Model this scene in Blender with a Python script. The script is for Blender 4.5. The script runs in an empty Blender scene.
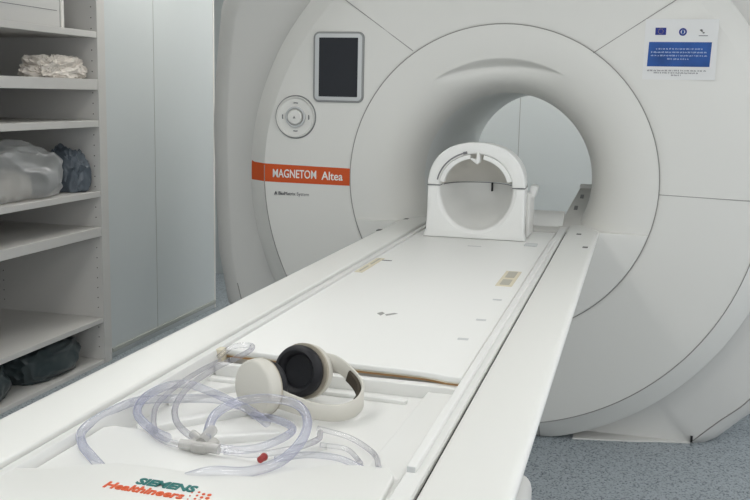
import bpy, bmesh, math, random
from mathutils import Vector, Matrix, noise
PI = math.pi
random.seed(7)
SC = bpy.context.scene
COL = SC.collection
AX = 1.12            # height of the bore axis

# ------------------------------------------------------------------ materials
def srgb(r, g, b):
    f = lambda c: (c/12.92 if c <= .04045 else ((c+.055)/1.055)**2.4)
    return (f(r/255), f(g/255), f(b/255), 1)

def mat(name, col, rough=.45, spec=.5, metal=0, noise_amt=0, noise_scale=8, bump=0, bump_scale=200, coat=0):
    m = bpy.data.materials.new(name); m.use_nodes = True
    nt = m.node_tree; b = nt.nodes['Principled BSDF']
    b.inputs['Base Color'].default_value = col
    b.inputs['Roughness'].default_value = rough
    b.inputs['Specular IOR Level'].default_value = spec
    b.inputs['Metallic'].default_value = metal
    b.inputs['Coat Weight'].default_value = coat
    if noise_amt or bump:
        tc = nt.nodes.new('ShaderNodeTexCoord')
    if noise_amt:
        n = nt.nodes.new('ShaderNodeTexNoise'); n.inputs['Scale'].default_value = noise_scale
        n.inputs['Detail'].default_value = 4
        nt.links.new(tc.outputs['Object'], n.inputs['Vector'])
        r = nt.nodes.new('ShaderNodeValToRGB')
        k = 1-noise_amt
        r.color_ramp.elements[0].color = (col[0]*k, col[1]*k, col[2]*k, 1)
        r.color_ramp.elements[1].color = col
        r.color_ramp.elements[0].position = .35; r.color_ramp.elements[1].position = .65
        nt.links.new(n.outputs['Fac'], r.inputs['Fac'])
        nt.links.new(r.outputs['Color'], b.inputs['Base Color'])
    if bump:
        n2 = nt.nodes.new('ShaderNodeTexNoise'); n2.inputs['Scale'].default_value = bump_scale
        nt.links.new(tc.outputs['Object'], n2.inputs['Vector'])
        bp = nt.nodes.new('ShaderNodeBump'); bp.inputs['Strength'].default_value = bump
        bp.inputs['Distance'].default_value = .002
        nt.links.new(n2.outputs['Fac'], bp.inputs['Height'])
        nt.links.new(bp.outputs['Normal'], b.inputs['Normal'])
    return m

def clear_mat(name, tint, edge, body=.12, gloss_rough=.12, edge_fac=.75):
    """thin clear plastic: see-through in the middle, milky towards its edges, glossy on top"""
    m = bpy.data.materials.new(name); m.use_nodes = True
    nt = m.node_tree; nt.nodes.clear()
    out = nt.nodes.new('ShaderNodeOutputMaterial')
    tr = nt.nodes.new('ShaderNodeBsdfTransparent'); tr.inputs['Color'].default_value = tint
    df = nt.nodes.new('ShaderNodeBsdfPrincipled'); df.inputs['Base Color'].default_value = edge
    df.inputs['Roughness'].default_value = .3
    gl = nt.nodes.new('ShaderNodeBsdfGlossy'); gl.inputs['Roughness'].default_value = gloss_rough
    lw = nt.nodes.new('ShaderNodeLayerWeight'); lw.inputs['Blend'].default_value = .35
    mr = nt.nodes.new('ShaderNodeMapRange')
    mr.inputs['To Min'].default_value = body; mr.inputs['To Max'].default_value = edge_fac
    pe = nt.nodes.new('ShaderNodeMath'); pe.operation = 'POWER'; pe.inputs[1].default_value = 1.6
    nt.links.new(lw.outputs['Facing'], pe.inputs[0]); nt.links.new(pe.outputs[0], mr.inputs['Value'])
    mx = nt.nodes.new('ShaderNodeMixShader')
    nt.links.new(mr.outputs['Result'], mx.inputs['Fac'])
    nt.links.new(tr.outputs[0], mx.inputs[1]); nt.links.new(df.outputs[0], mx.inputs[2])
    pw = nt.nodes.new('ShaderNodeMath'); pw.operation = 'POWER'; pw.inputs[1].default_value = 3
    nt.links.new(lw.outputs['Facing'], pw.inputs[0])
    fr = nt.nodes.new('ShaderNodeMath'); fr.operation = 'MULTIPLY_ADD'; fr.inputs[1].default_value = .3; fr.inputs[2].default_value = .05
    nt.links.new(pw.outputs[0], fr.inputs[0])
    m2 = nt.nodes.new('ShaderNodeMixShader')
    nt.links.new(fr.outputs[0], m2.inputs['Fac'])
    nt.links.new(mx.outputs[0], m2.inputs[1]); nt.links.new(gl.outputs[0], m2.inputs[2])
    nt.links.new(m2.outputs[0], out.inputs['Surface'])
    return m

def emit_mat(name, col, s):
    m = bpy.data.materials.new(name); m.use_nodes = True
    nt = m.node_tree; b = nt.nodes['Principled BSDF']
    b.inputs['Base Color'].default_value = (.8, .8, .8, 1)
    b.inputs['Emission Color'].default_value = col; b.inputs['Emission Strength'].default_value = s
    return m

M = {}
M['cover'] = mat('scanner cover paint', srgb(219, 218, 213), .42, .4, bump=.08, bump_scale=350)
M['body'] = mat('scanner body paint', srgb(212, 211, 207), .5, .3)
M['bore'] = mat('bore liner plastic', srgb(222, 224, 222), .5, .35)
M['seam'] = mat('dark seam gap', srgb(150, 148, 144), .8, .1)
M['table'] = mat('table white plastic', srgb(226, 226, 222), .38, .45, bump=.05, bump_scale=400)
M['table2'] = mat('cradle white plastic', srgb(229, 229, 226), .35, .45)
M['groove'] = mat('dark track gap', srgb(46, 44, 42), .7, .2)
M['pad'] = mat('spine coil plastic', srgb(232, 232, 229), .42, .4, bump=.05, bump_scale=300)
M['cream'] = mat('cream foam edge', srgb(226, 218, 200), .8, .2)
M['tan'] = mat('tan foam', srgb(186, 148, 104), .9, .1)
M['socket'] = mat('cream socket plastic', srgb(214, 206, 184), .6, .3)
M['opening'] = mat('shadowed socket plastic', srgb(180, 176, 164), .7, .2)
M['grey'] = mat('grey print', srgb(150, 150, 146), .6, .3)
M['dgrey'] = mat('dark grey plastic', srgb(96, 96, 94), .6, .3)
M['coil'] = mat('head coil shell plastic', srgb(224, 224, 221), .35, .45)
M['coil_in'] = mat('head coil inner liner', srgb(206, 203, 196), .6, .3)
M['black'] = mat('black plastic', srgb(28, 28, 30), .5, .4)
M['orange'] = mat('orange stripe', srgb(204, 84, 36), .5, .3)
M['white'] = mat('white lettering', srgb(236, 234, 228), .6, .2)
M['screen'] = mat('dark display glass', srgb(26, 28, 34), .18, .4)
M['bezel'] = mat('silver bezel', srgb(194, 196, 196), .4, .5)
M['bezel_edge'] = mat('grey bezel rim', srgb(138, 139, 138), .5, .4)
M['blue'] = mat('blue print', srgb(46, 94, 170), .5, .3, noise_amt=.6, noise_scale=5)
M['navy'] = mat('navy print', srgb(40, 52, 130), .5, .3)
M['paper'] = mat('white paper label', srgb(222, 222, 221), .6, .2)
M['ink'] = mat('grey ink', srgb(120, 120, 122), .8, .1)
M['teal'] = mat('teal ink', srgb(28, 112, 108), .5, .3)
M['orange_ink'] = mat('orange ink', srgb(214, 92, 48), .5, .3)
M['hp'] = mat('headphone plastic', srgb(206, 203, 194), .45, .4)
M['hp_rim'] = mat('headphone beige rim', srgb(176, 168, 152), .5, .4)
M['hp_pad'] = mat('black ear cushion', srgb(18, 18, 24), .5, .4, bump=.3, bump_scale=120)
M['hp_foam'] = mat('dark headband foam', srgb(74, 68, 60), .9, .1, bump=.4, bump_scale=300)
M['tube'] = clear_mat('clear bluish tubing', (.985, .985, .992, 1), srgb(162, 160, 172), .02, .08, .85)
M['tube_blue'] = clear_mat('thick bluish tubing', (.968, .969, .982, 1), srgb(172, 175, 200), .06, .08, .85)
M['connector'] = clear_mat('frosted connector', (.9, .9, .9, 1), srgb(206, 204, 198), .38, .25, .9)
M['red'] = mat('red cap plastic', srgb(150, 44, 44), .4, .5)
M['shelf'] = mat('shelf laminate', srgb(208, 206, 202), .55, .3, bump=.05)
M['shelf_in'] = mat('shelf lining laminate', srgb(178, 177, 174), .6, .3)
M['hole'] = mat('peg hole', srgb(84, 82, 80), .9, .1)
M['cloth'] = mat('cream gauze', srgb(236, 229, 220), .9, .1, noise_amt=.2, noise_scale=30, bump=.4, bump_scale=200)
M['box'] = mat('white plastic box', srgb(206, 205, 202), .5, .4)
M['bag_clear'] = clear_mat('clear polythene', (.93, .93, .92, 1), srgb(206, 207, 207), .34, .22, .9)
M['bag_blue'] = mat('blue grey plastic film', srgb(92, 101, 110), .32, .5, bump=.3, bump_scale=25)
M['bag_dark'] = mat('dark green grey plastic film', srgb(56, 66, 68), .3, .5, bump=.3, bump_scale=25)
M['ceiling'] = mat('ceiling paint', srgb(214, 214, 210), .9, .1)
M['wall'] = mat('room wall paint', srgb(196, 200, 202), .7, .2)
M['panel'] = mat('wall panel blue grey', srgb(207, 212, 212), .38, .4, noise_amt=.03, noise_scale=1.5)
M['trim'] = mat('trim plastic', srgb(176, 178, 172), .5, .3)
M['lamp'] = emit_mat('lamp diffuser', (1, .985, .96, 1), 5)

def floor_mat():
    m = bpy.data.materials.new('speckled vinyl floor'); m.use_nodes = True
    nt = m.node_tree; b = nt.nodes['Principled BSDF']; b.inputs['Roughness'].default_value = .45
    tc = nt.nodes.new('ShaderNodeTexCoord')
    n = nt.nodes.new('ShaderNodeTexNoise'); n.inputs['Scale'].default_value = 125; n.inputs['Detail'].default_value = 3
    n.inputs['Roughness'].default_value = .6
    nt.links.new(tc.outputs['Object'], n.inputs['Vector'])
    r = nt.nodes.new('ShaderNodeValToRGB'); cr = r.color_ramp
    cr.elements[0].position = .36; cr.elements[0].color = srgb(78, 86, 94)
    cr.elements[1].position = .47; cr.elements[1].color = srgb(160, 168, 173)
    e = cr.elements.new(.62); e.color = srgb(170, 178, 183)
    e = cr.elements.new(.70); e.color = srgb(186, 194, 200)
    nt.links.new(n.outputs['Fac'], r.inputs['Fac']); nt.links.new(r.outputs['Color'], b.inputs['Base Color'])
    return m
M['floor'] = floor_mat()

# ------------------------------------------------------------------ object helpers
def tag(o, label=None, cat=None, group=None, kind=None):
    if label: o['label'] = label
    if cat: o['category'] = cat
    if group: o['group'] = group
    if kind: o['kind'] = kind
    return o

def root(name, loc, label, cat, group=None):
    o = bpy.data.objects.new(name, None); COL.objects.link(o)
    o.location = loc; o.empty_display_size = .1
    return tag(o, label, cat, group)

def base_of(o):
    v = Vector((0, 0, 0))
    while o:
        v += Vector(o.location); o = o.parent
    return v

def obj(name, bm, m, parent=None, smooth=38, origin=None, label=None):
    """links a bmesh given in world coordinates as one object"""
    me = bpy.data.meshes.new(name)
    bmesh.ops.recalc_face_normals(bm, faces=bm.faces)
    off = base_of(parent) if parent else Vector(origin or (0, 0, 0))
    if not parent and origin is None and bm.verts:
        xs = [v.co for v in bm.verts]
        off = Vector(((min(v.x for v in xs)+max(v.x for v in xs))/2, (min(v.y for v in xs)+max(v.y for v in xs))/2, min(v.z for v in xs)))
    bmesh.ops.translate(bm, verts=bm.verts, vec=-off)
    bm.to_mesh(me); bm.free()
    me.materials.append(m)
    if smooth:
        for p in me.polygons: p.use_smooth = True
        me.set_sharp_from_angle(angle=math.radians(smooth))
    o = bpy.data.objects.new(name, me); COL.objects.link(o)
    if parent: o.parent = parent
    else: o.location = off
    if label: o['label'] = label
    return o

def BM(): return bmesh.new()

def box(bm, x0, x1, y0, y1, z0, z1, r=0, seg=3, rot=0, tilt=None):
    c = Vector(((x0+x1)/2, (y0+y1)/2, (z0+z1)/2))
    t = bmesh.new()
    bmesh.ops.create_cube(t, size=1)
    bmesh.ops.scale(t, vec=(x1-x0, y1-y0, z1-z0), verts=t.verts)
    if r: bmesh.ops.bevel(t, geom=t.edges[:], offset=r, segments=seg, profile=.5, affect='EDGES')
    if tilt: bmesh.ops.rotate(t, matrix=tilt, verts=t.verts)
    if rot: bmesh.ops.rotate(t, matrix=Matrix.Rotation(rot, 3, 'Z'), verts=t.verts)
    bmesh.ops.translate(t, vec=c, verts=t.verts)
    merge(bm, t); return bm

def merge(bm, t):
    me = bpy.data.meshes.new('tmp'); t.to_mesh(me); t.free(); bm.from_mesh(me); bpy.data.meshes.remove(me)

def prism(bm, pts, axis, a, b, r=0, seg=3):
    """polygon pts (2D) extruded along axis 0/1/2 from a to b"""
    t = bmesh.new()
    def mk(p, v):
        l = list(p); l.insert(axis, v); return t.verts.new(l)
    A = [mk(p, a) for p in pts]; B = [mk(p, b) for p in pts]
    n = len(pts)
    t.faces.new(A); t.faces.new(B[::-1])
    side = []
    for i in range(n): side.append(t.faces.new((A[i], B[i], B[(i+1) % n], A[(i+1) % n])))
    bmesh.ops.recalc_face_normals(t, faces=t.faces)
    if r:
        es = [e for e in t.edges if abs(e.verts[0].co[axis]-e.verts[1].co[axis]) < 1e-6]
        bmesh.ops.bevel(t, geom=es, offset=r, segments=seg, profile=.5, affect='EDGES')
    merge(bm, t); return bm

def loft(bm, rings, closed=True, cap0=False, cap1=False):
    R = [[bm.verts.new(p) for p in ring] for ring in rings]
    for a, b in zip(R, R[1:]):
        n = len(a)
        for i in range(n if closed else n-1):
            j = (i+1) % n
            bm.faces.new((a[i], a[j], b[j], b[i]))
    if cap0: bm.faces.new(R[0][::-1])
    if cap1: bm.faces.new(R[-1])
    return bm

def catmull(P, k=8):
    P = [Vector(p) for p in P]
    Q = [P[0]*2-P[1]] + P + [P[-1]*2-P[-2]]
    out = []
    for i in range(1, len(Q)-2):
        for s in range(k):
            t = s/k; a, b, c, d = Q[i-1:i+3]
            out.append(.5*((2*b)+(c-a)*t+(2*a-5*b+4*c-d)*t*t+(3*b-a-3*c+d)*t**3))
    out.append(P[-1]); return out

def tube(bm, pts, r, seg=10, smoothk=8, sect=None):
    pts = catmull(pts, smoothk) if smoothk else [Vector(p) for p in pts]
    rings = []; up = Vector((0, 0, 1)); prev = None
    for i, p in enumerate(pts):
        d = (pts[min(i+1, len(pts)-1)]-pts[max(i-1, 0)]).normalized()
        if prev is None:
            s = d.cross(up)
            if s.length < .05: s = d.cross(Vector((1, 0, 0)))
        else: s = prev-d*prev.dot(d)
        s.normalize(); prev = s.copy(); u = s.cross(d)
        if sect: rings.append([p+s*a+u*b for a, b in sect])
        else: rings.append([p+(s*math.cos(2*PI*k/seg)+u*math.sin(2*PI*k/seg))*r for k in range(seg)])
    return loft(bm, rings, True, True, True)

def strip_on_face(bm, pts, w=.003, y=-.001, t=.004, smoothk=0):
    """thin seam line on the scanner front (x, z, y offset)"""
    P = [Vector((p[0], p[2] if len(p) > 2 else y, p[1])) for p in pts]
    if smoothk: P = catmull(P, smoothk)
    tube(bm, P, w/2, seg=6, smoothk=0)
    return bm

def revolve_y(bm, prof, n=128, cx=0, cz=AX, a0=0, a1=2*PI):
    full = abs(a1-a0-2*PI) < 1e-6
    rings = []
    for r, y in prof:
        rings.append([Vector((cx+r*math.cos(a0+(a1-a0)*k/n), y, cz+r*math.sin(a0+(a1-a0)*k/n))) for k in range(n if full else n+1)])
    return loft(bm, rings, full)

def text_bm(s, size, M4, extrude=.0006, offset=0, shear=0, space=1.0, width=None):
    cu = bpy.data.curves.new('lettering', 'FONT'); cu.body = s; cu.size = size
    cu.extrude = extrude; cu.offset = offset; cu.shear = shear; cu.space_character = space; cu.resolution_u = 3
    o = bpy.data.objects.new('lettering', cu); COL.objects.link(o)
    dg = bpy.context.evaluated_depsgraph_get(); dg.update()
    me = bpy.data.meshes.new_from_object(o.evaluated_get(dg))
    bpy.data.objects.remove(o); bpy.data.curves.remove(cu)
    bm = bmesh.new(); bm.from_mesh(me); bpy.data.meshes.remove(me)
    if width:
        x0 = min(v.co.x for v in bm.verts); x1 = max(v.co.x for v in bm.verts)
        bmesh.ops.translate(bm, vec=(-x0, 0, 0), verts=bm.verts)
        bmesh.ops.scale(bm, vec=(width/(x1-x0), 1, 1), verts=bm.verts)
    bmesh.ops.transform(bm, matrix=M4, verts=bm.verts)
    return bm
def face_m(x, z, y=-.0015, rot=0):       # lettering that faces -y
    return Matrix.Translation((x, y, z)) @ Matrix.Rotation(PI/2, 4, 'X') @ Matrix.Rotation(rot, 4, 'Z')

# ------------------------------------------------------------------ room
XW, YW, YB, XS = -2.19, 1.94, 3.1, -2.165
XR, YF, ZC = 3.1, -6.6, 2.75
def st(name, bm, m): return tag(obj(name, bm, m, smooth=0), kind='structure')
st('floor', box(BM(), XW-1.5, XR+.1, YF-.1, YB+.1, -.1, 0), M['floor'])
st('ceiling', box(BM(), XW-1.5, XR+.1, YF-.1, YB+.1, ZC, ZC+.1), M['ceiling'])
SY0, SY1 = -.9, .55            # shelf niche
b = BM()
box(b, XW-.1, XW, SY1+.005, YW, 0, ZC); box(b, XW-.1, XW, YF, SY0-.005, 0, ZC)
box(b, XW-.1, XW, SY0-.005, SY1+.005, 2.41, ZC); box(b, XW-.90, XW-.78, YF, YW, 0, ZC); box(b, XW-1.5, XW-1.4, YW-.1, YB, 0, ZC); box(b, XW-1.5, XW-.1, YW-.1, YW, 0, ZC)
st('wall_left', b, M['panel'])
st('wall_back', box(BM(), XW-1.5, XR, YB, YB+.1, 0, ZC), M['panel'])
b = BM(); box(b, XW-.001, XW+.012, SY1+.03, YW-.01, .030, .055, .003); st('baseboard_left', b, M['trim'])
b = BM(); box(b, XW-.001, XW+.0015, 1.115, 1.118, .04, ZC); st('trim_1', b, M['trim'])
b = BM(); box(b, XW-.006, XW+.004, YW-.012, YW+.003, 0, ZC); st('lit_corner_edge', b, M['white'])  # white strip that paints the lit vertical edge of the wall corner
b = BM(); box(b, -.292, -.288, YB-.0015, YB+.001, .0, ZC); st('trim_2', b, M['grey'])

def lamp(x, y, w, l, e):
    t = root('ceiling_light', (x, y, ZC), 'recessed rectangular ceiling light panel with white frame', 'ceiling light', 'ceiling light panels')
    b = BM()
    for (a0, a1, c0, c1) in ((-w/2-.03, -w/2, -l/2-.03, l/2+.03), (w/2, w/2+.03, -l/2-.03, l/2+.03), (-w/2, w/2, -l/2-.03, -l/2), (-w/2, w/2, l/2, l/2+.03)):
        box(b, x+a0, x+a1, y+c0, y+c1, ZC-.02, ZC)
    obj('frame', b, M['white'], t)
    obj('diffuser', box(BM(), x-w/2, x+w/2, y-l/2, y+l/2, ZC-.012, ZC-.002), M['lamp'] if e == 1 else e, t)
for x, y in ((-1.0, -3.9), (-1.0, -1.9), (1.15, -3.9), (1.15, -1.9)):
    lamp(x, y, .6, 1.2, 1)
for x, y in ((-1.75, .9), (-1.35, 2.45), (.6, 2.45)):
    lamp(x, y, *((.6, .9) if y < 2 else (.95, .9)), 1)

# ------------------------------------------------------------------ scanner
mri = root('mri_scanner', (0, 0, 0), 'large off-white MRI scanner with round bore, orange stripe and dark display', 'MRI scanner')
NA = 192
WZ = [(0, .98), (.1, 1.08), (.2, 1.19), (.45, 1.375), (.7, 1.422), (1.02, 1.44), (1.34, 1.447), (1.6, 1.432), (1.9, 1.40), (2.15, 1.27), (2.3, 1.0), (2.37, .6), (2.39, 0)]
def wz(z, d):
    z2 = z
    if z2 >= 2.39-d: return 0
    s = z2 if z2 < 1.2 else 1.2+(z2-1.2)*(1.19/(1.19-d))
    for (a, u), (c, v) in zip(WZ, WZ[1:]):
        if a <= s <= c: return max(u+(v-u)*(s-a)/(c-a)-d, 0)
    return 0
def section(d, y):
    out = []
    for k in range(NA):
        th = 2*PI*k/NA; c, s = math.cos(th), math.sin(th)
        lo, hi = .3, 3
        for _ in range(30):
            m = (lo+hi)/2; x = m*c; z = AX+m*s
            if z < 0 or z > 2.39-d or abs(x) > wz(z, d): hi = m
            else: lo = m
        out.append(Vector((lo*c, y, AX+lo*s)))
    return out
circ = lambda r, y: [Vector((r*math.cos(2*PI*k/NA), y, AX+r*math.sin(2*PI*k/NA))) for k in range(NA)]
b = BM()
loft(b, [circ(.95, .203), section(.13, .20), section(.115, .205), section(.06, .235), section(.02, .28), section(0, .36), section(0, 1.4), section(.03, 1.58), section(.1, 1.70), section(.2, 1.74), circ(.5, 1.76), circ(.44, 1.755), circ(.39, 1.74), circ(.376, 1.70)])
body = obj('body_shell', b, M['body'], mri, smooth=50)
# curved seam along the lower right and left of the body front
for sx in (1, -1):
    pts = [(sx*(wz(z, .125)), z) for z in (.012, .06, .12, .2, .3, .42, .56)]
    b = BM(); tube(b, [(x, .199, z) for x, z in pts], .0022, 6, 5); obj('panel_seam', b, M['seam'], body)
b = BM(); box(b, .857, .866, .19, .205, .008, .035); obj('seam_slot', b, M['black'], body)

b = BM(); prism(b, [(.36, .085), (.60, .13), (.74, .170), (.856, .193), (.856, .26), (.36, .26)], 2, 0, .007, .002); obj('plinth', b, M['body'], body)
def soften(b):
    # the upper edge of the front cover rounds back smoothly, the lower one has a crisp chamfer
    K = [(.86, 0), (.92, .002), (1.0, .009), (1.03, .014), (1.058, .018), (1.10, .008), (1.14, 0), (9, 0)]
    for v in b.verts:
        r = math.hypot(v.co.x, v.co.z-AX); t = max(0, min(1, (v.co.z-AX-.12)/.35)); t = t*t*(3-2*t)
        for (a, p), (c, q) in zip(K, K[1:]):
            if a <= r < c: v.co.y += t*(p+(q-p)*(r-a)/(c-a))
# front cover disc
prof = [(.652, .004), (.66, .0005), (.70, 0), (.80, 0), (.92, .002), (1.0, .006), (1.03, .009), (1.0582, .0129)]
b = BM(); revolve_y(b, prof, 160); soften(b)
cover = obj('front_cover', b, M['cover'], mri, smooth=40)
prof = [(1.058, .013), (1.10, .044), (1.145, .078), (1.151, .083), (1.153, .091), (1.148, .15), (1.06, .215)]
b = BM(); revolve_y(b, prof, 160); soften(b)
# keep the rim just above the floor
for v in b.verts: v.co.z = max(v.co.z, .003)
rim = obj('outer_rim', b, M['cover'], mri, smooth=50)
b = BM(); a0, a1 = -PI-.03, .35
tube(b, [(1.0575*math.cos(a0+(a1-a0)*k/90), .0115, AX+1.0575*math.sin(a0+(a1-a0)*k/90)) for k in range(91)], .0020, 6, 0)
obj('lower_seam', b, M['seam'], cover)
b = BM(); tube(b, [(.217, .0115, .084), (.218, .044, .04), (.219, .072, .004)], .0025, 6, 3); obj('rim_joint', b, M['seam'], rim)
b = BM(); tube(b, [(.6515*math.cos(2*PI*k/120), .0005, AX+.6515*math.sin(2*PI*k/120)) for k in range(121)], .0022, 6, 0)
obj('ring_seam', b, M['seam'], cover)
b = BM(); tube(b, [(-.383, -.0005, 1.659), (-.80, .006, 1.95)], .0017, 6, 0); obj('radial_seam', b, M['seam'], cover)
b = BM(); tube(b, [(.36, -.0005, 1.657), (.70, .003, 1.886), (.80, .008, 1.952)], .0017, 6, 0); obj('radial_seam', b, M['seam'], cover)
b = BM(); tube(b, [(.652, 0, 1.098), (.92, .001, 1.091), (1.0, .0045, 1.089), (1.056, .011, 1.088)], .0017, 6, 0); obj('radial_seam', b, M['seam'], cover)

# flared ring around the bore, with the crescent step above it
def flare_y(r):
    t = max(0, min(1, (.65-r)/.276)); p = 2.6
    return .27*(1-(1-t**p)**(1/p))
b = BM(); rings = []
RC = .512
rs = [.6498, .64, .62, .60, .575, .55, .535, .522, .516, RC+.0015, RC-.0015, .508, .503, .498, .492, .486, .48, .475, .47, .46, .45, .44, .43, .42, .412, .404, .397, .391, .386, .382, .379, .377, .3755, .374]
RB = .374
for r in rs:
    ring = []
    for k in range(NA):
        th = 2*PI*k/NA
        dth = abs(th-PI/2-.05)/math.radians(31)
        win = max(0, 1-dth*dth)**1.0 if dth < 1 else 0
        y = flare_y(r)
        if r < RC:
            wd = .030*win+.001; q = min(1, (RC-r)/wd); q = q*q*(3-2*q)
            g = max(0, 1-max(0, RC-r-wd)/.075); y += .034*win**.8*q*g*g
        else:
            y -= .004*win*max(0, 1-(r-RC)/.05)
        ring.append(Vector((r*math.cos(th), y, AX+r*math.sin(th))))
    rings.append(ring)
loft(b, rings)
flare = obj('bore_ring', b, M['cover'], mri, smooth=60)
b = BM(); revolve_y(b, [(RB, .268), (RB+.001, .30), (RB+.001, .9), (RB+.001, 1.72)], 160)
obj('bore_tube', b, M['bore'], mri, smooth=50)
# flat lower part of the ring with a ledge
zl = .932; xc = math.sqrt(.648**2-(AX-zl)**2); t0 = math.atan2(zl-AX, xc)
pts = [(.648*math.cos(t0+(-PI-2*t0)*k/60), AX+.648*math.sin(t0+(-PI-2*t0)*k/60)) for k in range(61)]
b = BM(); prism(b, pts, 1, -.012, .26, .006)
obj('lower_ring_panel', b, M['cover'], mri, smooth=35)
# guides that run through the bore
for sx in (1, -1):
    b = BM()
    V = [b.verts.new((sx*x, y, z)) for x, y, z in ((.252, .10, .934), (.352, .10, .934), (.352, .80, .92), (.252, .80, .92), (.300, .745, 1.046), (.354, .745, 1.046), (.354, .80, 1.046), (.300, .80, 1.046))]
    for q in ((0, 1, 2, 3), (0, 1, 5, 4), (1, 2, 6, 5), (2, 3, 7, 6), (3, 0, 4, 7), (4, 5, 6, 7)): b.faces.new([V[i] for i in q])
    g = obj('bore_guide', b, M['body'], mri, smooth=30)
    a, c = sorted((sx*.297, sx*.357))
    b = BM(); box(b, a, c, .735, .81, 1.043, 1.060, .004); obj('guide_cap', b, M['table2'], g)
    for t in (.45, .75):
        x, y, z = .252+.048*t+.03, .10+.645*t, .934+.112*t
        b = BM(); box(b, sx*x-.008, sx*x+.008, y-.03, y+.03, z-.004, z+.003, .001, 1, tilt=Matrix.Rotation(.17, 3, 'X')); obj('guide_slot', b, M['bezel_edge'], g)
# display
def rrect(x0, x1, z0, z1, r, n=6):
    out = []
    for cx, cz, a in ((x1-r, z1-r, 0), (x0+r, z1-r, PI/2), (x0+r, z0+r, PI), (x1-r, z0+r, 1.5*PI)):
        for k in range(n+1): out.append((cx+r*math.cos(a+PI/2*k/n), cz+r*math.sin(a+PI/2*k/n)))
    return out
b = BM(); prism(b, rrect(-.824, -.596, 1.437, 1.737, .026), 1, -.008, .01, .003); ds = obj('display', b, M['bezel_edge'], mri)
b = BM(); prism(b, rrect(-.816, -.604, 1.445, 1.729, .019), 1, -.0105, .0, .002); obj('bezel', b, M['bezel'], ds)
b = BM(); prism(b, rrect(-.797, -.622, 1.461, 1.712, .002), 1, -.0115, .0); obj('screen', b, M['screen'], ds, label='dark blank display panel')
# control knob
kx, kz = -.906, 1.369
def ring_prof(b, prof): return revolve_y(b, prof, 48, kx, kz)
b = BM(); ring_prof(b, [(.09, .006), (.09, -.006), (.087, -.009), (.083, -.006), (.080, -.001), (.06, .001), (.02, .001), (.0005, .001)]); kn = obj('control_dial', b, M['cover'], mri)
b = BM(); ring_prof(b, [(.0905, -.002), (.093, -.0045), (.0955, .002)]); obj('dial_rim', b, M['bezel_edge'], kn)
b = BM(); ring_prof(b, [(.046, .0), (.046, -.008), (.041, -.010), (.0365, -.006)]); obj('dial_ring', b, M['bezel'], kn)
b = BM(); ring_prof(b, [(.033, .0), (.033, -.014), (.029, -.018), (.01, -.0195), (.0005, -.0195)]); obj('button', b, M['cover'], kn)
for k in range(4):
    a = PI/4+k*PI/2+.1; b = BM()
    cx, cz = kx+.063*math.cos(PI/2*k), kz+.063*math.sin(PI/2*k)
    pp = [(kx+.0615*math.cos(PI/2*k+t), kz+.0615*math.sin(PI/2*k+t)) for t in (-.16, -.05, .05, .16)]
    tube(b, [(x, -.001, z) for x, z in pp], .0025, 6, 4); obj('dial_mark', b, M['ink'], kn)
b = BM(); prism(b, [(kx-.006, kz-.006), (kx+.006, kz-.006), (kx, kz+.006)], 1, -.0205, -.018); obj('button_mark', b, M['ink'], kn)
# orange stripe
def fy(x, z):
    r = math.hypot(x, z-AX)
    P = [(.66, .0005), (.70, 0), (.80, 0), (.92, .002), (1.0, .006), (1.056, .012), (1.058, .013), (1.10, .044), (1.145, .078), (1.151, .083), (1.153, .091)]
    for (a, u), (c, v) in zip(P, P[1:]):
        if a <= r <= c: return u+(v-u)*(r-a)/(c-a)
    return .1 if r > 1.1 else 0
b = BM(); rings = []
N = 80
for i in range(N+1):
    s = i/N; x = -.6525-(1.152-.6525)*s
    zt = 1.152+.008*min(1, s*1.0)+(.010*max(0, (s-.93)/.07)**2); zb = 1.078-.002*(1-s)
    ring = []
    for j in range(9):
        z = zb+(zt-zb)*j/8; ring.append(Vector((x, fy(x, z)-.0012, z)))
    rings.append(ring)
loft(b, rings, closed=False)
stp = obj('orange_stripe', b, M['orange'], mri, label='orange name stripe')
obj('lettering', text_bm('MAGNETOM', .052, face_m(-1.012, 1.100, -.0005), offset=.0006, width=.205, extrude=.001), M['white'], stp)
obj('lettering', text_bm('Altea', .052, face_m(-.782, 1.098, -.003), offset=.0006, width=.098, extrude=.001), M['white'], stp)
obj('small_lettering', text_bm('A BioMatrix System', .022, face_m(-1.006, 1.021, .003), width=.165, extrude=.0032), M['ink'], cover)

# notice sticker
b = BM(); prism(b, rrect(.557, .832, 1.556, 1.79, .002), 1, -.001, .0025); nt_ = obj('notice_sticker', b, M['paper'], mri, label='white sticker with a blue panel')
b = BM(); prism(b, [(.572, 1.607), (.808, 1.607), (.811, 1.702), (.575, 1.702)], 1, -.0016, 0); obj('blue_panel', b, M['blue'], nt_)
b = BM(); prism(b, rrect(.596, .637, 1.729, 1.757, .0005), 1, -.0016, 0); obj('flag_mark', b, M['navy'], nt_)
b = BM()
for k in range(12):
    a = 2*PI*k/12; cx, cz = .6165+.0095*math.cos(a), 1.743+.0095*math.sin(a)
    prism(b, [(cx+.0012*math.cos(t*PI/2), cz+.0012*math.sin(t*PI/2)) for t in range(4)], 1, -.002, -.001)
obj('flag_stars', b, mat('gold print', srgb(200, 170, 60)), nt_)
b = BM(); revolve_y(b, [(.015, 0), (.015, -.0016), (.0085, -.0017), (.0084, -.001)], 24, .700, 1.741); obj('crest_mark', b, M['navy'], nt_)
b = BM(); prism(b, [(.7+.007*math.cos(t*PI/4)*(1 if t % 2 else .6), 1.741+.008*math.sin(t*PI/4)) for t in range(8)], 1, -.0017, 0); obj('crest_mark', b, M['blue'], nt_)
b = BM()
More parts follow.
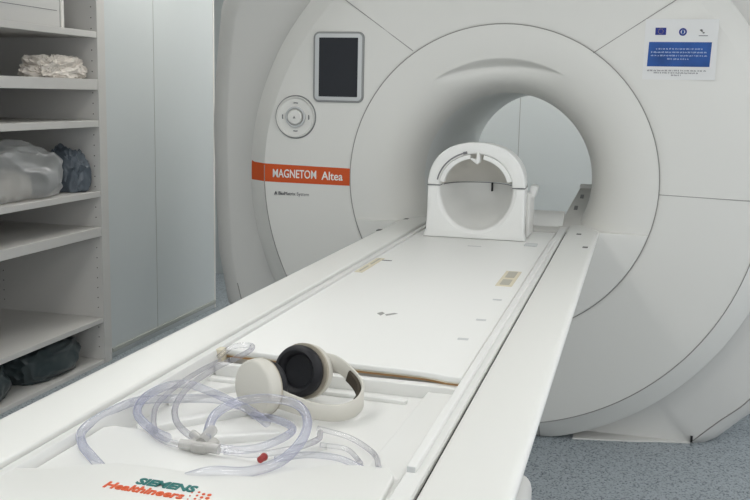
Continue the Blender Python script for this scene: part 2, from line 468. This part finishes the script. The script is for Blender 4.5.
for cx, cz, r in ((.768, 1.748, .006), (.777, 1.738, .005), (.771, 1.7435, .004)):
    prism(b, [(cx+r*math.cos(t*PI/3), cz+r*.6*math.sin(t*PI/3)) for t in range(6)], 1, -.0016, 0)
box(b, .760, .794, -.0016, 0, 1.7255, 1.728)
obj('small_mark', b, M['dgrey'], nt_)
def scribble(b, x0, x1, z, h, y):
    x = x0
    while x < x1:
        w = random.uniform(.003, .012); w = min(w, x1-x)
        xx = x
        while xx < x+w-.001:
            box(b, xx, xx+.0016, y, 0, z+random.uniform(-.0006, .0006), z+h*random.choice((.75, 1, 1, 1.15))); xx += .0026
        x += w+.0035
b = BM()
for x0, x1, z in ((.603, .778, 1.673), (.585, .797, 1.660), (.585, .797, 1.647), (.648, .728, 1.634)): scribble(b, x0, x1, z, .0048, -.0021)
obj('printed_lines', b, mat('pale blue print', srgb(176, 192, 220), .6, .2), nt_)
b = BM()
for x0, x1, z in ((.575, .80, 1.589), (.60, .772, 1.580), (.666, .702, 1.571)): scribble(b, x0, x1, z, .005, -.0016)
obj('printed_lines', b, M['ink'], nt_)

# ------------------------------------------------------------------ patient table
tb = root('patient_table', (0, -1.5, 0), 'long white patient table running into the bore, with side rails', 'patient table')
YE = -3.035
ZT = .94
for sx in (1, -1):
    b = BM(); rings = []
    for y, w in ((YE, .1115), (YE+.012, .1225), (.0, .1225), (.05, .10), (.24, .03)):
        x0 = .299 if sx > 0 else .302
        x1 = x0+w+(.003 if sx > 0 else 0)
        prof2 = [(x0, .872), (x0, .936), (x0+.002, .9388), (x0+.006, ZT), (x1-.016, ZT), (x1-.007, .9388), (x1-.002, .935), (x1, .929), (x1-.001, .921), (x1-.022, .885), (x1-.045, .872)]
        rings.append([Vector((sx*x, y, z)) for x, z in prof2])
    loft(b, rings, True, True, True)
    rl = obj('side_rail', b, M['table'], tb)
    for (x, y) in (((.352, -.15), (.395, -.49)) if sx > 0 else ((-.40, .03), (-.42, -.35))):
        b = BM(); box(b, x-.010, x+.010, y-.018, y+.018, ZT-.003, ZT+.0006, .002, 2); obj('slot', b, M['dgrey'], rl)
# inner moving cradle: lofted U profile
b = BM()
def cradle_profile(zf):
    return [(-.296, .868), (-.296, .930), (-.293, .934), (-.284, .935), (-.281, .937), (-.272, .937), (-.270, .932), (-.266, zf+.002), (-.262, zf),
            (.255, zf), (.259, zf+.002), (.2595, .931), (.262, .934), (.270, .934), (.280, .934), (.287, .934), (.289, .934), (.2915, .931), (.292, .868)]
rings = []
for y, zf in ((YE+.006, .89), (-.1, .89), (.0, .90), (.24, .90)):
    rings.append([Vector((x, y, z)) for x, z in cradle_profile(zf)])
loft(b, rings, True, True, True)
cr = obj('cradle', b, M['table2'], tb, smooth=35)
for sx in (1, -1):
    b = BM(); box(b, .2922 if sx > 0 else -.3018, .2988 if sx > 0 else -.2962, YE+.01, .235, .872, .926); obj('track_gap', b, M['groove'], tb)
b = BM(); box(b, .2615, .2765, -2.735, -.35, .930, .9435, .0025); obj('edge_lip', b, M['table2'], cr)
b = BM(); box(b, .263, .275, -2.7365, -2.734, .933, .942); obj('lip_end', b, M['bezel'], cr)
b = BM(); prism(b, [(.10, .925), (.12, .948), (.155, .972), (.195, .986), (.225, .986), (.238, .975), (.240, .925)], 0, -.268, .268, .003); obj('head_end_lip', b, M['table2'], cr)
# deck at the foot end
arcb = [(-.264, -2.685), (-.25, -2.672), (-.203, -2.672), (-.139, -2.708), (-.064, -2.738), (.004, -2.742), (.103, -2.75), (.20, -2.742), (.258, -2.745)]
b = BM(); prism(b, [(.258, YE+.008), (-.264, YE+.008)]+arcb, 2, .87, .925, .004); obj('end_deck', b, M['table2'], tb)
ep = [(-.290, -2.915), (-.280, -2.902), (-.25, -2.893), (-.224, -2.886), (-.19, -2.862), (-.146, -2.838), (-.08, -2.836), (-.016, -2.839), (.068, -2.822), (.105, -2.785), (.147, -2.748), (.19, -2.737), (.237, -2.735), (.25, -2.760), (.252, -2.80), (.256, -2.90), (.270, -2.945), (.270, YE+.012), (-.290, YE+.012)]
b = BM(); prism(b, ep, 2, .918, .9365, .004); pl = obj('end_plate', b, M['table'], tb)
def flat_m(x, y, rot): return Matrix.Translation((x, y, .9370)) @ Matrix.Rotation(rot, 4, 'Z')
obj('logo_lettering', text_bm('SIEMENS', .0265, flat_m(-.0845, -2.9005, -.03), offset=.0009, width=.089), M['teal'], pl)
obj('logo_lettering', text_bm('Healthineers', .0265, flat_m(-.120, -2.925, -.03), offset=.0007, width=.119), M['orange_ink'], pl)
b = BM()
for i in range(11):
    gx = .004+.0085*(i % 4)+.002*(i//4); gy = -2.905-.0105*(i//4)+.004*((i % 4) == 1)
    r = (.0011, .0018, .0024, .0030)[i % 4]
    prism(b, [(gx+r*math.cos(t*PI/4), gy+r*1.2*math.sin(t*PI/4)) for t in range(8)], 2, .9360, .9374)
obj('logo_dots', b, M['orange_ink'], pl)
# ribs and blocks inside the recess
def rib(name, pts, z0, z1): 
    b = BM(); prism(b, pts, 2, z0, z1, .003); obj(name, b, M['table2'], cr)
rib('raised_block', [(.182, -2.70), (.256, -2.70), (.256, -2.262), (.192, -2.262)], .888, .905)
rib('recess_rib', [(-.25, -2.60), (-.235, -2.62), (-.08, -2.44), (-.095, -2.43)], .888, .903)
rib('recess_rib', [(-.20, -2.66), (-.185, -2.675), (.0, -2.56), (-.01, -2.545)], .888, .903)
rib('recess_rib', [(-.26, -2.44), (-.26, -2.462), (-.17, -2.33), (-.17, -2.31)], .888, .904)
rib('recess_rib', [(-.02, -2.70), (.0, -2.71), (.09, -2.58), (.075, -2.57)], .888, .902)
rib('recess_rib', [(-.258, -2.275), (-.258, -2.292), (.16, -2.312), (.16, -2.295)], .888, .898)
rib('riser', [(-.262, -2.250), (.2570, -2.262), (.2570, -2.235), (-.262, -2.235)], .888, .916)
# lift pedestal and beam
b = BM(); box(b, -.22, .22, -2.3, -.02, .62, .872, .02); obj('support_beam', b, M['body'], tb)
b = BM(); box(b, -.34, .34, -2.75, -1.52, .0, .475, .04, 4); obj('pedestal', b, M['body'], tb)
b = BM(); box(b, -.24, .24, -2.6, -1.75, .45, .66, .02); obj('lift_column', b, M['dgrey'], tb)

# ------------------------------------------------------------------ spine coil board
sp = root('spine_coil', (0, -1.2, .89), 'long flat white coil board lying in the table cradle, tan foam edge', 'coil board')
def board_outline(y0off=0, xm=0):
    n = 18; out = []
    for i in range(n+1):
        s = i/n; x = -.266-xm+(.523+2*xm)*s
        y = -2.203-.030*s**.8+y0off
        if s > .8: y -= .028*((s-.8)/.2)**2
        if s > .97: y += .012
        out.append((x, y))
    return out+[(.257+xm, -.12), (-.266-xm, -.12)]
b = BM(); prism(b, board_outline(0, -.001), 2, .9235, .9355, .003); bt = obj('top_shell', b, M['pad'], sp)
b = BM(); prism(b, board_outline(.004, -.003), 2, .9205, .9245, .0); obj('foam_edge', b, M['cream'], sp)
b = BM(); prism(b, board_outline(.007, -.004), 2, .9155, .9205, 0); obj('foam_layer', b, M['tan'], sp, label='tan foam strip')
b = BM(); prism(b, board_outline(.030, -.004), 2, .8905, .9155, 0); obj('base_shell', b, M['pad'], sp)
b = BM(); box(b, -.274, -.258, -2.224, -2.200, .895, .938, .002); obj('corner_block', b, M['socket'], sp)
def socket(x0, x1, y0, y1):
    z = .9355
    b = BM(); prism(b, [(x0, y0), (x1, y0), (x1, y1), (x0, y1)], 2, z-.002, z+.0012, 0); s = obj('socket', b, M['socket'], sp)
    ym = (y0+y1)/2
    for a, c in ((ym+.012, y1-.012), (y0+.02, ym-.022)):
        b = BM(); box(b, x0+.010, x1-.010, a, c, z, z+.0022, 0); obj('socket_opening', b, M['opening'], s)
socket(-.258, -.232, -1.25, -.98); socket(.184, .232, -1.31, -1.06)
b = BM(); box(b, -.232, -.20, -1.018, -1.008, .9350, .9364); obj('latch_mark', b, M['dgrey'], bt)
b = BM()
prism(b, [(-.044, -1.77), (-.030, -1.79), (-.026, -1.765), (-.036, -1.75)], 2, .935, .9361)
prism(b, [(-.022, -1.775), (-.016, -1.787), (.006, -1.757), (-.004, -1.752)], 2, .935, .9361)
obj('centre_mark', b, M['grey'], bt)
for x, y in ((.218, -1.50), (.214, -1.75), (.205, -1.95)):
    b = BM(); box(b, x-.012, x+.012, y-.008, y+.008, .935, .9360); obj('position_mark', b, M['bezel'], bt)
b = BM(); box(b, -.02, .03, -.60, -.59, .9350, .9361); obj('centre_mark', b, M['bezel'], bt)

# ------------------------------------------------------------------ head coil
hc = root('head_coil', (-.025, -.25, .9355), 'white cage-like head coil with open arch standing on the table at the bore', 'head coil')
cx = -.027; YC = -.42; ZS = 1.135; ZB = .9365
def outer(off=0, n=40):
    """half outline, from bottom right up over the arch to bottom left"""
    w = .1855-off; out = [(cx+w+.006, ZB), (cx+w+.001, ZB+.05), (cx+w, ZS)]
    for k in range(1, n):
        a = PI*k/n
        out.append((cx+w*math.copysign(abs(math.cos(a))**.86, math.cos(a)), ZS+(.168-off)*abs(math.sin(a))**.92))
    out += [(cx-w, ZS), (cx-w-.001, ZB+.05), (cx-w-.012, ZB)]
    return out
def inner(n=44, rx=.137, rz0=.128, rz1=.112):
    # closed opening outline, right side first, going up and round
    pts = []
    for k in range(n):
        a = 2*PI*k/n; c, s = math.cos(a), math.sin(a)
        pts.append((cx+rx*c, 1.117+(rz1+.02 if s > 0 else rz0+.012)*s))
    return pts
# lower shell: front frame U + side skin + bowl
b = BM()
n = 28
ioutl = [(cx+.152*math.cos(-PI*k/n), ZS-.0-(.176*abs(math.sin(PI*k/n))**.95)) for k in range(n+1)]   # right to left through the bottom
ol = [(cx+.1855, ZS), (cx+.1862, ZS-.08), (cx+.188, ZB+.03), (cx+.195, ZB)]
orr = [(cx-.200, ZB), (cx-.189, ZB+.03), (cx-.1862, ZS-.08), (cx-.1855, ZS)]
poly = ol + orr + ioutl[::-1]
prism(b, poly, 1, YC, YC+.05, .005)
# skin behind, narrowing to the head end
rings = []
for y, s in ((YC+.045, 1.0), (YC+.12, .985), (YC+.22, .93), (YC+.30, .84), (YC+.335, .70)):
    h = []
    for k in range(17):
        a = -PI*k/16
        ex = .186*s; hh = (ZS-ZB)*min(1, s+.04)
        c, q = math.cos(a), math.sin(a)
        h.append(Vector((cx+ex*math.copysign(abs(c)**.35, c) if abs(c) > 1e-6 else cx, y, ZS-hh*abs(q)**.35)))
    rings.append(h)
loft(b, rings, closed=False)
b.faces.new([b.verts[i] for i in range(len(b.verts)-17, len(b.verts))]) if False else None
lo = obj('lower_shell', b, M['coil'], hc, smooth=40)
# bowl liner: lower half of a deep rounded cup
b = BM(); rings = []
for i in range(-4, 15):
    t = max(i, 0)/14*PI/2; s = math.cos(t)**.75; y = YC+.02+.19*math.sin(t)
    if i < 0: s = 1+.098*(1-math.cos(-i/4*PI/2)); y = YC+.02-.0185*math.sin(-i/4*PI/2)
    rings.append([Vector((cx+.139*s*math.cos(-PI*k/n), y, ZS-.165*s*abs(math.sin(PI*k/n))**.95)) for k in range(n+1)])
loft(b, rings, closed=False); obj('bowl_liner', b, M['coil'], lo, smooth=60)
# upper shell: dome liner (grey inside) + arch
b = BM(); rings = []
for i in range(15):
    t = i/14*PI/2; s = math.cos(t)**.75; y = YC+.03+.18*math.sin(t)
    rings.append([Vector((cx+.138*s*math.cos(PI*k/n), y, ZS+.004+.122*s*abs(math.sin(PI*k/n))**.95)) for k in range(n+1)])
loft(b, rings, closed=False)
b2 = BM()
up = obj('upper_arch', (lambda bb: (prism(bb, [(cx+.1855*math.copysign(abs(math.cos(PI*k/48))**.86, math.cos(PI*k/48)), ZS+.003+.165*math.sin(PI*k/48)**.92) if 0 < k < 48 else (cx+(.1855 if k == 0 else -.1855), ZS+.003) for k in range(49)] +
        [(cx+.138*math.cos(PI-PI*k/40), ZS+.003+.122*math.sin(PI-PI*k/40)) for k in range(41)], 1, YC-.004, YC+.055, .006), bb)[1])(BM()), M['coil'], hc, smooth=40)
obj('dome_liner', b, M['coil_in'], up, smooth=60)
rings = []; b = BM()
for y, s in ((YC+.05, .99), (YC+.14, .97), (YC+.23, .90), (YC+.30, .78), (YC+.34, .60)):
    rings.append([Vector((cx+.1855*s*math.copysign(abs(math.cos(PI*k/32))**.86, math.cos(PI*k/32)) if k != 16 else cx, y, ZS+.003+.165*s*abs(math.sin(PI*k/32))**.92)) for k in range(33)])
loft(b, rings, closed=False); obj('dome_shell', b, M['coil'], up, smooth=60)
# recessed curved windows in the arch
def arc_band(a0, a1, r0x, r0z, r1x, r1z, y0, y1, name, m, par, r=.002, nn=12):
    o = [(cx+r1x*math.cos(a0+(a1-a0)*k/nn), ZS+r1z*math.sin(a0+(a1-a0)*k/nn)) for k in range(nn+1)]
    i = [(cx+r0x*math.cos(a1+(a0-a1)*k/nn), ZS+r0z*math.sin(a1+(a0-a1)*k/nn)) for k in range(nn+1)]
    b = BM(); prism(b, o+i, 1, y0, y1, r); return obj(name, b, m, par)
R_ = math.radians
arc_band(R_(100), R_(172), .122, .108, .139, .124, YC-.012, YC+.02, 'padding_arm', M['coil'], up)
arc_band(R_(12), R_(78), .122, .108, .141, .124, YC-.012, YC+.02, 'padding_arm', M['coil'], up)
pts = [(cx+.150*math.cos(R_(a)), YC-.0045, ZS+.134*math.sin(R_(a))) for a in range(104, 176, 6)]
b = BM(); tube(b, pts, .0028, 6, 3); obj('arm_slot', b, M['ink'], up)
b = BM(); tube(b, pts[:2], .0055, 6, 0); obj('slot_end', b, M['ink'], up)
b = BM(); prism(b, [(cx+.002, 1.262), (cx+.012, 1.268), (cx+.016, 1.232), (cx+.006, 1.222), (cx-.020, 1.240), (cx-.018, 1.246), (cx+.002, 1.240)], 1, YC-.02, YC+.012, .002); obj('mirror_clip', b, M['coil'], up)
# joint line and small black latch
b = BM(); tube(b, [(cx+.132*math.cos(-PI*0), YC+.06, ZS+.001)]+[(cx+.137*math.cos(t*PI/12)*1.0, YC+.03+.17*math.sin(t*PI/12), ZS+.002) for t in range(1, 12)]+[(cx-.132, YC+.06, ZS+.001)], .0015, 6, 2); obj('joint_line', b, M['ink'], lo)
b = BM(); box(b, .007, .014, YC+.172, YC+.186, 1.105, 1.140, .001, 1); obj('latch', b, M['black'], lo)
b = BM(); box(b, cx-.1865, cx-.139, YC-.001, YC+.05, ZS, ZS+.003); obj('joint_line', b, M['ink'], lo)
b = BM(); box(b, cx+.139, cx+.1865, YC-.001, YC+.05, ZS, ZS+.003); obj('joint_line', b, M['ink'], lo)
# shoulders at the front of the bowl and side plug
b = BM(); box(b, cx+.180, cx+.196, YC+.10, YC+.28, ZB, 1.11, .006); pg = obj('side_plug', b, M['body'], hc)
b = BM(); box(b, cx+.186, cx+.212, YC+.16, YC+.24, 1.09, 1.135, .005, 3, tilt=Matrix.Rotation(.25, 3, 'Y')); obj('release_lever', b, M['coil'], pg)
b = BM(); box(b, .175, .222, -.52, -.46, .9345, .940, .004); obj('plug_tab', b, M['bezel'], pg)

# ------------------------------------------------------------------ headphones
hp = root('headphones', (0, -2.42, .89), 'cream over-ear headphones with black ear cushions lying on the table', 'headphones')
Nc = Vector((-.080, -2.460, .945)); Fc = Vector((-.036, -2.350, .949))
def cup(name, c, axis, rr, prof, m, par, roll=0, n=40, sq=1.0):
    """revolved about 'axis' (unit); prof = [(radius factor, distance along axis)]"""
    u = Vector((0, 0, 1)); u = (u-axis*u.dot(axis)).normalized(); s = axis.cross(u)
    rings = [[c+axis*d+(s*math.cos(2*PI*k/n)*rr*f*sq+u*math.sin(2*PI*k/n)*rr*f) for k in range(n)] for f, d in prof]
    b = BM(); loft(b, rings, True, True, True); return obj(name, b, m, par, smooth=50)
aN = Vector((.50, .80, .10)).normalized()      # near cup faces the far one
aN = Vector((.47, .88, -.06)).normalized()
outer_prof = [(.05, -.015), (.80, -.015), (.92, -.0125), (.985, -.007), (1.0, .0), (1.0, .008), (.96, .012), (.5, .012)]
c1 = cup('ear_cup', Nc, aN, .0525, [(.05, -.0165), (.88, -.0162), (.955, -.0145), (.99, -.010), (1.0, -.002), (1.0, .010), (.96, .013), (.5, .013)], M['hp'], hp, sq=1.0)
pad_prof = [(.5, .012), (.80, .013), (.93, .018), (.96, .026), (.90, .033), (.76, .036), (.64, .032), (.58, .022), (.05, .018)]
cup('ear_cushion', Nc, aN, .0475, pad_prof, M['hp_pad'], c1, sq=1.0)
cup('cup_rim', Nc, aN, .0528, [(.9, .009), (1.0, .009), (1.0, .0115), (.9, .0115)], M['hp_rim'], c1, sq=1.0)
aF = Vector((-.30, -.93, .22)).normalized()
c2 = cup('ear_cup', Fc-aF*.014, aF, .053, outer_prof, M['hp'], hp, sq=1.10)
cup('cup_rim', Fc-aF*.014, aF, .0535, [(.9, .008), (1.0, .008), (1.0, .0125), (.9, .0125)], M['hp_rim'], c2, sq=1.10)
cup('ear_cushion', Fc-aF*.014, aF, .052, pad_prof, M['hp_pad'], c2, sq=1.10)
band = [(-.055, -2.466, .934), (-.020, -2.470, .926), (.030, -2.474, .917), (.070, -2.462, .913), (.092, -2.432, .914), (.098, -2.400, .922), (.088, -2.376, .938), (.060, -2.354, .954), (.030, -2.338, .966), (.005, -2.334, .968)]
hw = [.020, .017, .0155, .0155, .016, .017, .016, .015, .015, .017]
P = catmull(band, 8); rings = []
for i, p in enumerate(P):
    d = (P[min(i+1, len(P)-1)]-P[max(i-1, 0)]).normalized(); u = Vector((0, 0, 1)); u = (u-d*u.dot(d)).normalized(); s = d.cross(u)
    f = i/8; k = min(int(f), len(hw)-2); w = hw[k]+(hw[k+1]-hw[k])*(f-k); t = .0028
    if p.z-w < .8925: p = Vector((p.x, p.y, .8925+w))
    rings.append([p+s*a*t+u*c*w for a, c in ((-1, -.9), (-.5, -1), (.5, -1), (1, -.9), (1, .9), (.5, 1), (-.5, 1), (-1, .9))])
b = BM(); loft(b, rings, True, True, True); hb = obj('headband', b, M['hp'], hp, smooth=45)
rings = []
for i, p in enumerate(P[36:56]):
    i += 36
    d = (P[i+1]-P[i-1]).normalized(); u = Vector((0, 0, 1)); u = (u-d*u.dot(d)).normalized(); s = d.cross(u)
    q = p - s*.0065 if (Vector((0.03, -2.40, .93))-p).dot(-s) > 0 else p+s*.0065
    rings.append([q+s*a*.0035+u*c*.013 for a, c in ((-1, -.8), (0, -1), (1, -.8), (1, .8), (0, 1), (-1, .8))])
b = BM(); loft(b, rings, True, True, True); obj('headband_pad', b, M['hp_foam'], hb, smooth=45)

# ------------------------------------------------------------------ air tubing
at = root('air_tubing', (-.06, -2.72, .9255), 'coiled clear bluish plastic tubing with connector and red cap beside the headphones', 'tubing')
def z_(pts, z): return [(x, y, (z if not isinstance(z, (list, tuple)) else z[i])) for i, (x, y) in enumerate(pts)]
A = [(-.16, -2.30), (-.20, -2.24), (-.237, -2.19), (-.205, -2.20), (-.197, -2.273), (-.212, -2.362), (-.209, -2.477), (-.187, -2.572), (-.153, -2.643), (-.113, -2.69), (-.078, -2.716)]
A = [(-.262, -2.235, .925), (-.245, -2.20, .940), (-.205, -2.195, .945), (-.192, -2.235, .945), (-.197, -2.29, .944), (-.212, -2.365, .940), (-.210, -2.477, .938), (-.188, -2.572, .936), (-.153, -2.643, .936), (-.113, -2.692, .937), (-.082, -2.716, .937)]
B = z_([(-.160, -2.850), (-.200, -2.822), (-.237, -2.788), (-.270, -2.735), (-.278, -2.66), (-.262, -2.58), (-.218, -2.53), (-.151, -2.494), (-.10, -2.50)], [.924, .932, .9345, .9345, .935, .936, .93, .925, .92])
C = z_([(-.125, -2.726), (-.163, -2.702), (-.225, -2.64), (-.256, -2.563), (-.254, -2.489), (-.225, -2.46), (-.170, -2.475), (-.116, -2.507), (-.069, -2.530), (-.02, -2.57)], [.9365, .936, .936, .936, .936, .936, .932, .93, .925, .92])
D = z_([(-.062, -2.722), (-.092, -2.622), (-.080, -2.552), (-.038, -2.521), (.019, -2.535), (.062, -2.60), (.083, -2.685), (.078, -2.765), (.045, -2.812), (.0, -2.838), (-.045, -2.848)], [.940, .944, .946, .947, .947, .946, .943, .938, .9355, .940, .925])
E_ = z_([(-.180, -2.685), (-.150, -2.715), (-.115, -2.737), (-.066, -2.742)], .934)
F = z_([(-.040, -2.738), (.0, -2.735), (.030, -2.710), (.048, -2.652), (.035, -2.60), (-.01, -2.56), (-.06, -2.54)], [.935, .935, .936, .936, .93, .925, .92])
G = z_([(-.160, -2.700), (-.190, -2.65), (-.222, -2.575), (-.240, -2.47), (-.247, -2.36), (-.252, -2.25)], [.934, .934, .934, .933, .930, .922])
H = z_([(.060, -2.54), (.12, -2.55), (.175, -2.60), (.205, -2.68), (.222, -2.745)], [.910, .904, .902, .915, .936])
I = z_([(.085, -2.60), (.13, -2.60), (.165, -2.645), (.185, -2.71)], [.905, .903, .903, .925])
J = z_([(-.02, -2.745), (.03, -2.742), (.075, -2.70), (.09, -2.63), (.075, -2.57)], [.934, .934, .934, .925, .915])
K = z_([(.06, -2.742), (.10, -2.715), (.15, -2.712), (.195, -2.735)], [.930, .932, .932, .930])
for nm, pts, r, m in (('air_tube', A, .0060, 'tube'), ('air_tube', B, .0080, 'tube_blue'), ('air_tube', C, .0080, 'tube_blue'), ('air_tube', D, .0085, 'tube_blue'),
                      ('air_tube', E_, .0060, 'tube'), ('air_tube', F, .0070, 'tube_blue'), ('air_tube', G, .0050, 'tube'), ('air_tube', H, .0050, 'tube'), ('air_tube', I, .0045, 'tube'), ('air_tube', J, .0055, 'tube'), ('air_tube', K, .0055, 'tube_blue')):
    b = BM(); tube(b, pts, r*.92, 14, 8)
    obj(nm, b, M[m], at, smooth=60)
b = BM()
prism(b, [(-.062+.024*math.cos(k*PI/12), -2.728+.024*math.sin(k*PI/12)) for k in range(24)], 2, .9262, .940, .004)
tube(b, [(-.096, -2.740, .935), (-.030, -2.742, .935)], .0080, 12, 0)
tube(b, [(-.094, -2.700, .937), (-.070, -2.722, .937)], .0075, 12, 0)
tube(b, [(-.068, -2.685, .942), (-.064, -2.735, .938)], .0090, 12, 0)
obj('splitter', b, M['connector'], at)
b = BM(); t = bmesh.new(); bmesh.ops.create_uvsphere(t, u_segments=16, v_segments=10, radius=.0062); bmesh.ops.translate(t, vec=(.044, -2.745, .933), verts=t.verts); merge(b, t)
tube(b, [(.044, -2.745, .933), (.042, -2.756, .932)], .0052, 12, 0)
obj('end_cap', b, M['red'], at, label='red end cap')

# ------------------------------------------------------------------ shelf unit
sh = root('shelf_unit', (-2.45, -.2, 0), 'tall white open shelf unit built into the left wall', 'shelf unit')
XB = -2.86
XI = XS-.003
def shelf_board(z0, z1): 
    b = BM(); box(b, XB+.012, XI, SY0+.04, .471, z0, z1, .0015, 1); obj('shelf_board', b, M['shelf'], sh)
b = BM(); box(b, XB+.01, XS, .472, .545, 0, 2.4, .0015, 1); sdp = obj('side_panel', b, M['shelf'], sh)
b = BM(); box(b, XB+.01, XS, SY0, SY0+.04, 0, 2.4, .0015, 1); obj('side_panel', b, M['shelf'], sh)
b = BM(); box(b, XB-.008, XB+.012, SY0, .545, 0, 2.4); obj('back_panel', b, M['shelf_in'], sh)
lv = [(.0, .022), (.228, .254), (.700, .748), (.910, .940), (1.277, 1.311), (1.468, 1.522), (1.732, 1.764), (2.05, 2.085), (2.36, 2.4)]
for a, c in lv: shelf_board(a, c)
z = .09
while z < 2.0:
    if not any(a-.012 < z < c+.012 for a, c in lv):
        for x in (XS-.034, XB+.075):
            if z < 1.2 or x > -2.4:
                b = BM(); tube(b, [(x, .4725, z), (x, .4712, z)], .0034, 8, 0); obj('peg_hole', b, M['hole'], sdp)
    z += .0545

# things on the shelves -------------------------------------------------
def crumple(name, c, size, m, seed, label, cat, parent=None, amp=.35, freq=9, sub=4, flat=.0, ridged=True, group=None, z0=None):
    b = BM(); bmesh.ops.create_icosphere(b, subdivisions=sub, radius=1)
    full = size; size = [q/2 for q in size]
    for v in b.verts:
        p = v.co.normalized()
        q = Vector((math.copysign(abs(p.x)**.7, p.x), math.copysign(abs(p.y)**.7, p.y), math.copysign(abs(p.z)**.75, p.z)))
        nz = noise.noise(p*1.6+Vector((seed, 0, 0)))*.8
        rd = 1-abs(noise.noise(p*freq*.35+Vector((0, seed, 0))))*2
        rd2 = 1-abs(noise.noise(p*freq+Vector((0, 0, seed))))*2
        k = 1+amp*(nz*.5+rd*.35+rd2*.2-.3)
        kx = 1+.45*(k-1); v.co = Vector((q.x*size[0]*kx, q.y*size[1]*kx, q.z*size[2]*k))
    zb = -size[2]*.62
    for v in b.verts:
        if v.co.z < zb: v.co.z = zb+(v.co.z-zb)*.02
    size = full
    for ax in range(3):
        lo_ = min(v.co[ax] for v in b.verts); hi_ = max(v.co[ax] for v in b.verts)
        for v in b.verts:
            if ax < 2: v.co[ax] = c[ax]+((v.co[ax]-lo_)/(hi_-lo_)-.5)*size[ax]
            else: v.co[ax] = c[2]+.0005+(v.co[ax]-lo_)/(hi_-lo_)*size[ax]
    o = obj(name, b, m, parent, smooth=32)
    if label: tag(o, label, cat, group)
    return o
crumple('folded_gauze', (-2.285, .255, 1.522), (.22, .42, .115), M['cloth'], 3.1, 'crumpled cream cloth heap on the second shelf from the top', 'cloth', amp=.95, freq=6, sub=6)
# storage box on the top shelf
bx = root('storage_box', (-2.38, .05, 1.764), 'white storage box with clear end strip on the top shelf', 'box')
b = BM(); box(b, -2.52, -2.22, -.62, .23, 1.765, 1.93, .008); obj('carton', b, M['box'], bx)
b = BM(); prism(b, [(.225, 1.767), (.262, 1.767), (.250, 1.93), (.205, 1.93)], 0, -2.50, -2.225, .004); obj('end_strip', b, M['bag_clear'], bx)
b = BM(); box(b, -2.235, -2.2185, .238, .262, 1.768, 1.93, .003); obj('corner_strip', b, M['white'], bx)
b = BM(); box(b, -2.221, -2.2185, -.60, .20, 1.845, 1.8475); obj('lid_line', b, M['ink'], bx)
crumple('clear_plastic_bag', (-2.375, -.06, .940), (.38, .72, .29), M['bag_clear'], 5.2, 'crumpled clear plastic bag holding white packets on the middle shelf', 'plastic bag', amp=.7, freq=2.6, sub=6)
crumple('packet', (-2.38, -.10, .943), (.22, .40, .15), M['cloth'], 8.8, 'white packet inside the clear plastic bag on the middle shelf', 'packet', amp=.5, freq=4, sub=4)
crumple('blue_plastic_bag', (-2.31, .386, .940), (.24, .162, .25), M['bag_blue'], 4.4, 'blue-grey plastic bag behind the clear bag on the middle shelf', 'plastic bag', amp=.75, freq=5, sub=5)
crumple('dark_plastic_bag', (-2.40, .13, .023), (.43, .56, .20), M['bag_dark'], 6.3, 'dark plastic sack on the lowest shelf beside the side panel', 'plastic bag', amp=.4, freq=4, sub=5)
crumple('dark_plastic_bag', (-2.40, -.48, .023), (.43, .60, .19), M['bag_dark'], 2.3, 'dark plastic sack on the lowest shelf, further from the side panel', 'plastic bag', amp=.4, freq=4, sub=5)

# ------------------------------------------------------------------ camera
yaw, pitch, roll, Fpx = .2637, .1606, .021, 960.0
f = Vector((-math.sin(yaw)*math.cos(pitch), math.cos(yaw)*math.cos(pitch), -math.sin(pitch)))
r = Vector((math.cos(yaw), math.sin(yaw), 0)); u = r.cross(f)
r2 = r*math.cos(roll)+u*math.sin(roll); u2 = -r*math.sin(roll)+u*math.cos(roll)
cam = bpy.data.cameras.new('camera'); co = bpy.data.objects.new('camera', cam); COL.objects.link(co)
cam.sensor_fit = 'HORIZONTAL'; cam.sensor_width = 36; cam.lens = Fpx/750*36; cam.clip_start = .02
co.matrix_world = Matrix(((r2.x, u2.x, -f.x, .5572), (r2.y, u2.y, -f.y, -4.03), (r2.z, u2.z, -f.z, 1.4743), (0, 0, 0, 1)))
SC.camera = co

w = bpy.data.worlds.new('world'); SC.world = w; w.use_nodes = True
w.node_tree.nodes['Background'].inputs['Color'].default_value = (.93, .965, 1, 1)
w.node_tree.nodes['Background'].inputs['Strength'].default_value = 1.0
vs = SC.view_settings
vs.view_transform = 'Standard'; vs.look = 'None'; vs.gamma = 1; vs.use_curve_mapping = False
vs.exposure = 0.28
